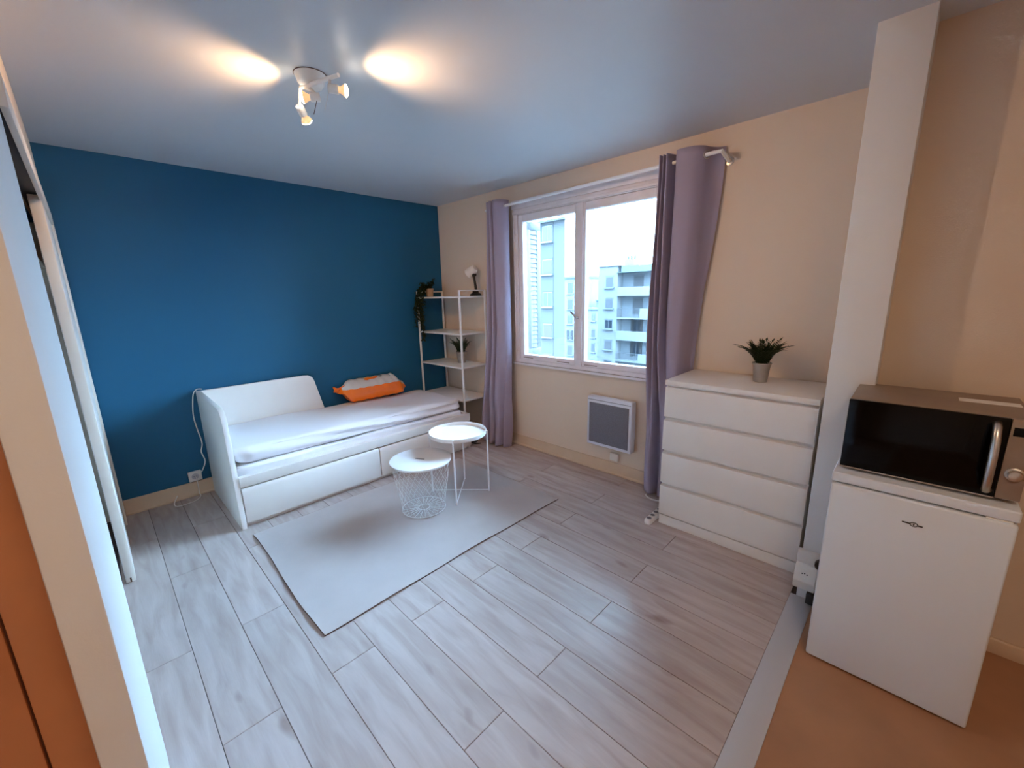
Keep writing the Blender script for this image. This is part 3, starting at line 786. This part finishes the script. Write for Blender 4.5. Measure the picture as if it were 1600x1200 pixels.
# ------------------------------------------------------------------ chest of drawers
ch = thing('chest_of_drawers', (3.37, -.24, 0), 'white four-drawer chest beside the right curtain', 'dresser')
CX0, CX1 = 2.968, 3.768
MB().box(CX0 - .003, CX1, -.486, -.006, .968, 1.0).build('top', M['white'], ch, bevel=.003)
MB().box(CX0 + .006, CX0 + .026, -.455, -.03, 0, .967).build('side_panel', M['white'], ch, bevel=.0015)
MB().box(CX1 - .024, CX1 - .004, -.455, -.03, 0, .967).build('side_panel', M['white'], ch, bevel=.0015)
MB().box(CX0 + .027, CX1 - .025, -.04, -.03, .02, .967).build('back_panel', M['white'], ch)
MB().box(CX0 + .002, CX1 - .006, -.478, -.456, 0, .066).build('plinth', M['white'], ch, bevel=.002)
for z0, z1 in ((.076, .280), (.304, .508), (.534, .734), (.760, .952)):
    # front with a bevelled finger lip along its top edge
    dw = MB().prism([(-.448, z0), (-.484, z0), (-.484, z1 - .002), (-.482, z1), (-.456, z1 + .004), (-.456, z1 + .022), (-.448, z1 + .022)], 0, CX0, CX1 - .004).build('drawer', M['white'], ch, bevel=.0018)
    MB().box(CX0 + .04, CX1 - .04, -.455, -.06, z0 + .02, z1 - .045).build('drawer_box', M['white'], dw)
for z in (.300, .526, .750):
    MB().box(CX0 + .027, CX1 - .025, -.454, -.43, z - .004, z + .004).build('rail', M['white'], ch)

# ------------------------------------------------------------------ fridge and microwave
fr = thing('fridge', (4.14, -.78, 0), 'white under-counter fridge with black badge, standing on brown floor', 'fridge')
FX0, FX1 = 3.904, 4.376
MB().box(FX0 + .004, FX1 - .004, -1.012, -.53, .022, .825).build('cabinet', M['fridge'], fr, bevel=.006)
MB().box(FX0, FX1, -1.058, -1.017, .010, .806).build('door', M['fridge'], fr, bevel=.008, seg=3)
MB().box(FX0 + .004, FX1 - .004, -1.018, -1.011, .03, .80).build('door_seal', M['strip'], fr)
MB().box(FX0 - .002, FX1 + .002, -1.050, -.525, .812, .850).build('worktop', M['fridge'], fr, bevel=.006, seg=3)
MB().box(FX1 - .07, FX1 - .012, -1.046, -1.0, .8065, .8115).build('hinge_cover', M['plastic'], fr)
for x in (FX0 + .04, FX1 - .04):
    for y in (-.98, -.57):
        MB().lathe([(0, 0), (.016, 0), (.014, .024), (0, .024)], (x, y, 0), (0, 0, 1), 14).build('foot', M['black'], fr)
# badge: a thin bar broken by a ring with a small stroke
bd = MB().box(4.117, 4.139, -1.0605, -1.0578, .7215, .7255).build('badge_bar', M['black'], fr)
MB().box(4.157, 4.171, -1.0605, -1.0578, .7195, .7235).build('badge_bar', M['black'], fr)
MB().tube([(4.148 + .0098 * math.cos(a), -1.0592, .7225 + .0075 * math.sin(a)) for a in [2 * PI * k / 24 for k in range(24)]], .0013, 6, True).build('badge_ring', M['black'], fr)
MB().box(4.1465, 4.1495, -1.0605, -1.0578, .7185, .7265).build('badge_stroke', M['black'], fr)

mw = thing('microwave', (4.14, -.8, .85), 'black-fronted microwave with curved handle on top of the fridge', 'microwave')
MX0, MX1 = 3.916, 4.372
MB().box(MX0, MX1, -.985, -.62, .866, 1.134).build('casing', M['mwbody'], mw, bevel=.004)
MB().box(MX0, 4.3165, -1.004, -.9855, .866, 1.134).build('door', M['blackglass'], mw, bevel=.003)
MB().box(MX0, 4.3165, -1.006, -.9855, .8635, .8675).build('door_trim', M['steel'], mw)
MB().box(4.318, MX1, -1.004, -.9855, .866, 1.134).build('control_panel', M['mwbody'], mw, bevel=.002)
MB().box(4.325, 4.366, -1.0055, -1.003, 1.080, 1.108).build('display', M['blackglass'], mw)
MB().lathe([(0, 0), (.022, 0), (.022, .006), (.017, .008), (.015, .022), (0, .023)], (4.348, -1.003, .955), (0, -1, 0), 24).build('knob', M['steel'], mw, smooth='auto')
MB().tube([(4.300, -1.003, .888), (4.294, -1.022, .892), (4.292, -1.038, .93), (4.291, -1.043, 1.0), (4.290, -1.040, 1.06), (4.288, -1.028, 1.105), (4.288, -1.003, 1.116)], .011, 12).build('handle', M['steel'], mw, smooth=True)
for x in (MX0 + .04, MX1 - .04):
    for y in (-.95, -.66):
        MB().lathe([(0, 0), (.014, 0), (.016, .016), (0, .016)], (x, y, .850), (0, 0, 1), 14).build('foot', M['black'], mw)
MB().box(4.21, 4.36, -.80, -.74, 1.1338, 1.1348).build('top_sticker', M['plastic'], mw)

# ------------------------------------------------------------------ rug
rx0, rx1, ry0, ry1 = 1.037, 2.257, -2.452, -.688
def rugpt(u, v, z=0):
    x = rx0 + (rx1 - rx0) * u; y = ry0 + (ry1 - ry0) * v
    e = .010 * math.sin(5.5 * u + .6) * (1 if v < .5 else -.3) * (1 - min(v, 1 - v) * 2) ** 6
    e2 = .006 * math.sin(7 * v + 1) * (1 - min(u, 1 - u) * 2) ** 6
    lift = .006 * (max(0, 1 - min(u, 1 - u, v, 1 - v) / .03)) * (.5 + .5 * math.sin(19 * v + 23 * u))
    return (x + e2, y + e, .0065 + lift + z)
m_ = MB().grid(lambda u, v: rugpt(u, v), 60, 90)
geo = bmesh.ops.extrude_face_region(m_.bm, geom=m_.bm.faces[:])
for v_ in [g for g in geo['geom'] if isinstance(g, bmesh.types.BMVert)]: v_.co.z = .0005
rg = tag(m_.build('rug', M['rug'], None, smooth='auto', org=(1.647, -1.57, 0)), 'pale beige flat-woven rug on the plank floor under the tables', 'rug')
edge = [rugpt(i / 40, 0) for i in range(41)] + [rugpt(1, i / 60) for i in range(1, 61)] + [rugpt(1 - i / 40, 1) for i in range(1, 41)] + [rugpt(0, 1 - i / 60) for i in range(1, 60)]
o = MB().tube([(p[0], p[1], p[2] - .0032) for p in edge], .0034, 6, True).build('edge_shadow_line', M['rugedgeshade'], rg, smooth=True)  # thin tube round the rug, coloured dark for the shadow along its edge
o['label'] = 'dark edge line with painted shadow'

# ------------------------------------------------------------------ tables
gt = thing('tray_table', (1.60, -1.105, .007), 'taller round white tray table with four thin legs on the rug', 'table')
gc = (1.602, -1.108); GZ = .500; GR = .222; Z0 = .008
MB().lathe([(0, 0), (GR - .004, 0), (GR, .002), (GR, .030), (GR - .004, .030), (GR - .005, .006), (0, .005)], (gc[0], gc[1], GZ - .005), (0, 0, 1), 64).build('tray', M['whitemetal'], gt, smooth='auto')
lr = GR + .006; ang0 = math.radians(-47)
feet = []
for k in range(4):
    a = ang0 + k * PI / 2
    x, y = gc[0] + lr * math.cos(a), gc[1] + lr * math.sin(a)
    feet.append((x, y))
    MB().tube([(x, y, Z0), (x, y, GZ + .020)], .0065, 10).build('leg', M['whitemetal'], gt, smooth='auto')
for k in range(2):
    a, c = feet[k], feet[k + 2]
    MB().tube([(a[0], a[1], Z0 + .008 + .0035 * k), (c[0], c[1], Z0 + .008 + .0035 * k)], .004, 8).build('cross_bar', M['whitemetal'], gt, smooth='auto')
tag(gt, None)

kt = thing('basket_table', (1.598, -1.456, .007), 'lower round white table on a wire basket, on the rug', 'table')
kc = (1.598, -1.456); KZ = .398
MB().lathe([(0, 0), (.215, 0), (.221, .003), (.221, .012), (.217, .014), (0, .014)], (kc[0], kc[1], KZ - .014), (0, 0, 1), 64).build('tabletop', M['whitemetal'], kt, smooth='auto')
MB().hexa([(kc[0] - .03 + a * .06 + b_ * .006, kc[1] - .02 + a * .035 - b_ * .01, KZ + c * .0008) for c in (0, 1) for a, b_ in ((0, 0), (1, 0), (1, 1), (0, 1))]).build('finger_slot', M['printgrey'], kt)
rb, rtp = .158, .205; zb_, zt_ = .011, KZ - .02
MB().tube(circ((kc[0], kc[1], zb_), rb, 48), .0028, 6, True).build('base_ring', M['whitemetal'], kt, smooth=True)
MB().tube(circ((kc[0], kc[1], zb_), .040, 24), .0024, 6, True).build('centre_ring', M['whitemetal'], kt, smooth=True)
MB().tube(circ((kc[0], kc[1], zt_), rtp, 48), .0032, 6, True).build('rim_ring', M['whitemetal'], kt, smooth=True)
first = None
for k in range(24):
    if first is None:
        first = MB().tube([(kc[0] + .040, kc[1], zb_), (kc[0] + rb, kc[1], zb_)], .0018, 5).build('spoke', M['whitemetal'], kt, smooth=True)
    else: copy_part(first, kt, rot=(0, 0, 2 * PI * k / 24))
for sgn in (-1, 1):
    first = None
    for k in range(20):
        if first is None:
            pts = []
            for i in range(15):
                t = i / 14; a = sgn * t * 1.25; r0 = rb + (rtp - rb) * sm(t * .9 + .1 * t)
                pts.append((kc[0] + r0 * math.cos(a), kc[1] + r0 * math.sin(a), zb_ + (zt_ - zb_) * t))
            first = MB().tube(pts, .0012, 5).build('basket_wire', M['whitemetal'], kt, smooth=True)
        else: copy_part(first, kt, rot=(0, 0, 2 * PI * k / 20))

# ------------------------------------------------------------------ ceiling spotlight
cl = thing('ceiling_spotlight', (1.956, -2.096, H - .06), 'white three-spot ceiling lamp with lit bulbs', 'ceiling lamp')
MB().lathe([(0, 0), (.068, 0), (.068, .004), (.064, .008), (.056, .034), (.046, .048), (.030, .054), (0, .055)], (1.956, -2.096, H - .0005), (0, 0, -1), 40).build('canopy', M['lampshade'], cl, smooth='auto')
MB().lathe([(.070, 0), (.070, .0025), (.060, .0025)], (1.956, -2.096, H - .0002), (0, 0, -1), 40).build('canopy_gasket', M['wooddark'], cl)
MB().tube([(1.928, -2.134, 2.487), (2.152, -2.057, 2.487)], .0085, 12).build('bar', M['lampshade'], cl, smooth='auto')
def spot(base, d, hinge, watts, cone):
    d = Vector(d).normalized(); base = Vector(base)
    a = MB().tube([hinge, base + d * .004], .006, 8).build('arm', M['lampshade'], cl, smooth='auto')
    h_ = MB().lathe([(0, 0), (.0175, 0), (.0185, .003), (.0185, .040), (.016, .042), (0, .042)], base, d, 24).build('lamp_holder', M['lampshade'], cl, smooth='auto')
    g_ = MB().lathe([(.012, .042), (.013, .048), (.017, .056), (.0235, .066), (.025, .071)], base, d, 24).build('bulb_neck', M['bulbneck'], h_, smooth='auto')
    MB().lathe([(.025, .071), (.0245, .074), (.018, .078), (0, .080)], base, d, 24).build('bulb_face', M['bulb'], h_, smooth='auto')
    L = bpy.data.lights.new('spot_bulb', 'SPOT'); L.energy = watts; L.color = (1.0, .60, .30)
    L.spot_size = cone; L.spot_blend = 1.0; L.shadow_soft_size = .02
    lo = bpy.data.objects.new('spot_bulb', L); COL.objects.link(lo)
    lo.location = base + d * .086; lo.rotation_euler = d.to_track_quat('-Z', 'Y').to_euler()
spot((2.085, -2.076, 2.452), (.60, .79, -.10), (2.105, -2.075, 2.487), SPOT_W, math.radians(125))
spot((1.975, -2.070, 2.452), (-.50, -.86, -.08), (1.968, -2.118, 2.487), SPOT_W * .8, math.radians(125))
spot((1.872, -2.128, 2.432), (-.55, .60, -.58), (1.925, -2.135, 2.487), SPOT_W * 1.15, math.radians(110))
MB().tube([(1.972, -2.085, 2.437), (2.03, -2.13, 2.352)], .0013, 5).build('wire_end', M['wornline'], cl)
MB().tube([(2.09, -2.08, 2.437), (2.075, -2.10, 2.36)], .0013, 5).build('wire_end', M['lampshade'], cl)

# ------------------------------------------------------------------ outside
struct(MB().box(-400, 400, 12, 900, -16.2, -16).build('ground_outside', M['asphalt']), 'ground far below the window')
def S(x, z, k):       # scale a facade measured at a nearer plane out to its true distance
    return (4.0626 + (x - 4.0626) * k, 1.5559 + (z - 1.5559) * k)
class Far:
    """a facade facing the room at depth y, coordinates measured on a nearer plane and scaled by k"""
    def __init__(self, root, y, k): self.r, self.y, self.k = root, y, k
    def box(self, name, m, x0, x1, z0, z1, d0, d1, parent=None):
        a, c = S(x0, z0, self.k); b_, d = S(x1, z1, self.k)
        return MB().box(a, b_, self.y + d0, self.y + d1, c, d).build(name, m, parent or self.r)
    def window(self, x0, x1, z0, z1, style='blind', sill=True, door=False):
        dep = .16
        w_ = self.box('window', M['farframe'], x0, x1, z0, z1, -.02, .02)
        t = .06
        if style in ('blind', 'pink'):
            self.box('blind', M['blind'] if style == 'blind' else M['blindpink'], x0 + t, x1 - t, z0 + t * .3, z1 - t, -.05, .0, w_)
        else:
            mid = (x0 + x1) / 2
            self.box('pane', M['farglass'], x0 + t, mid - t * .5, z0 + t, z1 - t, -.04, .0, w_)
            self.box('pane', M['farglass'], mid + t * .5, x1 - t, z0 + t, z1 - t, -.04, .0, w_)
        if style == 'shutters':
            wd = (x1 - x0) * .22
            self.box('shutter', M['fardark'], x0 - wd * .2, x0 + wd, z0, z1, -.10, -.03, w_)
            self.box('shutter', M['fardark'], x1 - wd, x1 + wd * .2, z0, z1, -.10, -.03, w_)
        if sill: self.box('sill', M['farframe'], x0 - .15, x1 + .1, z0 - .10, z0, -.22, 0, w_)
        self.box('reveal', M['fardark'], x0 - .04, x1 + .04, z1, z1 + .05, -.02, .02, w_)

# right-hand block with balconies
kR = 46.984 / 37.984
bR = thing('apartment_block', (-25, 44, -16), 'white apartment block with stacked balconies and rooftop chimneys, seen through the right pane', 'building')
F = Far(bR, 44, kR)
F.box('wall', M['facade'], -20.36, -18.12, -14, 4.03, 0, 9)
F.box('recessed_wall', M['facade2'], -18.12, -6, -14, 3.39, 1.3, 9)
F.box('roof_edge', M['roofslate'], -17.8, -6, 3.40, 4.0, .1, 9)
F.box('roof_edge', M['facade'], -20.42, -17.8, 4.03, 4.12, -.12, 9)
F.box('roof_edge', M['roofslate'], -18.2, -6, 3.36, 3.42, -.25, 2)
for z0, z1, st in ((1.96, 3.05, 'blind'), (-.15, .86, 'blind'), (-2.26, -1.31, 'glass'), (-4.47, -3.47, 'blind'), (-6.7, -5.6, 'glass')):
    F.window(-19.5, -18.57, z0, z1, st)
G = Far(bR, 44 + 1.3, kR)
for i, (z0, z1, st) in enumerate(((1.45, 3.05, 'blind'), (-.75, .86, 'blind'), (-2.95, -1.30, 'shutters'), (-5.1, -3.45, 'shutters'))):
    G.window(-16.95, -15.75, z0, z1, st, False)
    G.window(-14.75, -13.6, z0 + .5, z1, st, True)
for z0, z1, solid in ((1.20, 1.95, True), (-1.08, -.15, False), (-3.26, -2.42, True), (-5.45, -4.65, False)):
    F.box('balcony_slab', M['facade'], -18.12, -6, z0 - .12, z0, -.1, 1.3)
    if solid: F.box('balcony_parapet', M['facade'], -18.12, -6, z0, z1, -.1, .02)
    else:
        F.box('balcony_parapet', M['facade'], -15.55, -6, z0, z1, -.1, .02)
        rl = F.box('balcony_rail', M['blind'], -18.1, -15.55, z1 - .05, z1, -.08, -.02)
        for k in range(16): F.box('baluster', M['blind'], -18.08 + k * .168, -18.05 + k * .168, z0, z1 - .05, -.06, -.04, rl)
for x0, x1, z1 in ((-18.3, -17.3, 4.72), (-15.25, -14.5, 4.75)):
    c_ = F.box('chimney', M['facade2'], x0, x1, 4.0, z1, 2, 3.4)
    for k in range(3):
        xa = x0 + .08 + k * (x1 - x0 - .25) / 2
        F.box('chimney_pot', M['blind'], xa, xa + .14, z1, z1 + .38, 2.4, 2.7, c_)
F.box('aerial_mast', M['blind'], -15.10, -15.02, 4.7, 6.0, 2.5, 2.6)
F.box('roof_vent', M['blind'], -14.95, -14.72, 4.7, 5.5, 2.3, 2.6)

# tall block on the left
kT = 28.984 / 24.984
bT = thing('apartment_block', (-18, 26, -16), 'tall white apartment block with one window column, seen through the left pane', 'building')
T = Far(bT, 26, kT)
a, _ = S(-26, 0, kT); b_, _ = S(-14.90, 0, kT); _, zt2 = S(0, 6.62, kT)
MB().prism([(a, 26), (b_, 26), (b_ - 8.6, 36), (a - 8, 36)], 2, -16, zt2).build('wall', M['facade3'], bT)
b2, _ = S(-14.56, 0, kT)
MB().prism([(a, 25.6), (b2, 25.6), (b2 - 9, 36.4), (a - 8, 36.4)], 2, zt2, zt2 + .16).build('eave_slab', M['facade3'], bT)
T.box('joint_line', M['blind'], -16.0, -15.965, -14, 6.6, -.03, .01)
for z0, z1, st in ((5.30, 6.42, 'glass'), (2.94, 4.03, 'pink'), (.52, 1.62, 'glass'), (-1.81, -.77, 'pink'), (-4.2, -3.15, 'glass')):
    T.window(-17.0, -16.06, z0, z1, st)
    T.box('floor_band', M['facade3'], -17.1, -15.98, z0 - .16, z0 - .06, -.1, .01)

# middle block further back
kM = 59.984 / 47.984
bM = thing('apartment_block', (-38, 57, -16), 'long pale apartment block standing further back between the others', 'building')
Md = Far(bM, 57, kM)
Md.box('wall', M['facade2'], -36, -29.9, -14, 3.45, 0, 9)
Md.box('roof', M['roofslate'], -36.1, -29.85, 3.45, 3.75, -.2, 9)
for z0, z1, st in ((1.39, 2.93, 'blind'), (-.80, .64, 'blind'), (-2.84, -1.59, 'glass'), (-5.1, -3.76, 'shutters'), (-7.3, -5.9, 'blind')):
    Md.window(-31.87, -30.9, z0, z1, st)
bN = thing('apartment_block', (-33, 57, -16), 'lower pale block with a flat roof left of the balcony block', 'building')
Mn = Far(bN, 57, kM)
Mn.box('wall', M['facade2'], -29.8, -22, -14, -.80, 0, 9)
Mn.box('roof', M['roofslate'], -29.9, -22, -.80, -.62, -.2, 9)
for z0, z1, st in ((-2.34, -1.33, 'glass'), (-4.56, -3.40, 'blind'), (-6.57, -5.33, 'blind'), (-8.8, -7.6, 'glass')):
    Mn.window(-27.83, -27.15, z0, z1, st)
Mn.box('roof_house', M['facade'], -28.6, -24, -.62, .3, 3, 8)
Mn.box('roof_house_cover', M['roofslate'], -28.7, -24, .3, .45, 2.8, 8.2)
# distant town
r_ = random.Random(5)
for k in range(14):
    y = 120 + k * 9; xx = -80 - k * 5.4 + r_.uniform(-16, 16); hh = -16 + r_.uniform(14, 18.5)
    ww = r_.uniform(6, 11)
    t = thing('town_house', (xx, y, -16), 'pale house in the distant town below the hills', 'building', 'distant town houses')
    MB().box(xx, xx + ww, y, y + 8, -16, hh).build('wall', M['facade'], t)
    MB().prism([(xx - .4, hh), (xx + ww + .4, hh), (xx + ww / 2, hh + 1.8)], 1, y - .4, y + 8.4).build('roof', M['roofslate'], t)
    for q in range(3): MB().box(xx + .8 + q * ww / 3.3, xx + 1.9 + q * ww / 3.3, y - .05, y + .05, hh - 2.6, hh - 1.1).build('window', M['fardark'], t)
hm = MB()
hm.grid(lambda u, v: (-900 + 1200 * u, 560 + 160 * v, -16 + (sm(v * 1.3)) * (30 + 9 * math.sin(9 * u) + 5 * math.sin(23 * u + 1) + 2 * math.sin(61 * u))), 120, 8)
struct(hm.build('hills', M['hill'], None, smooth=True), 'blue-green hills on the horizon')
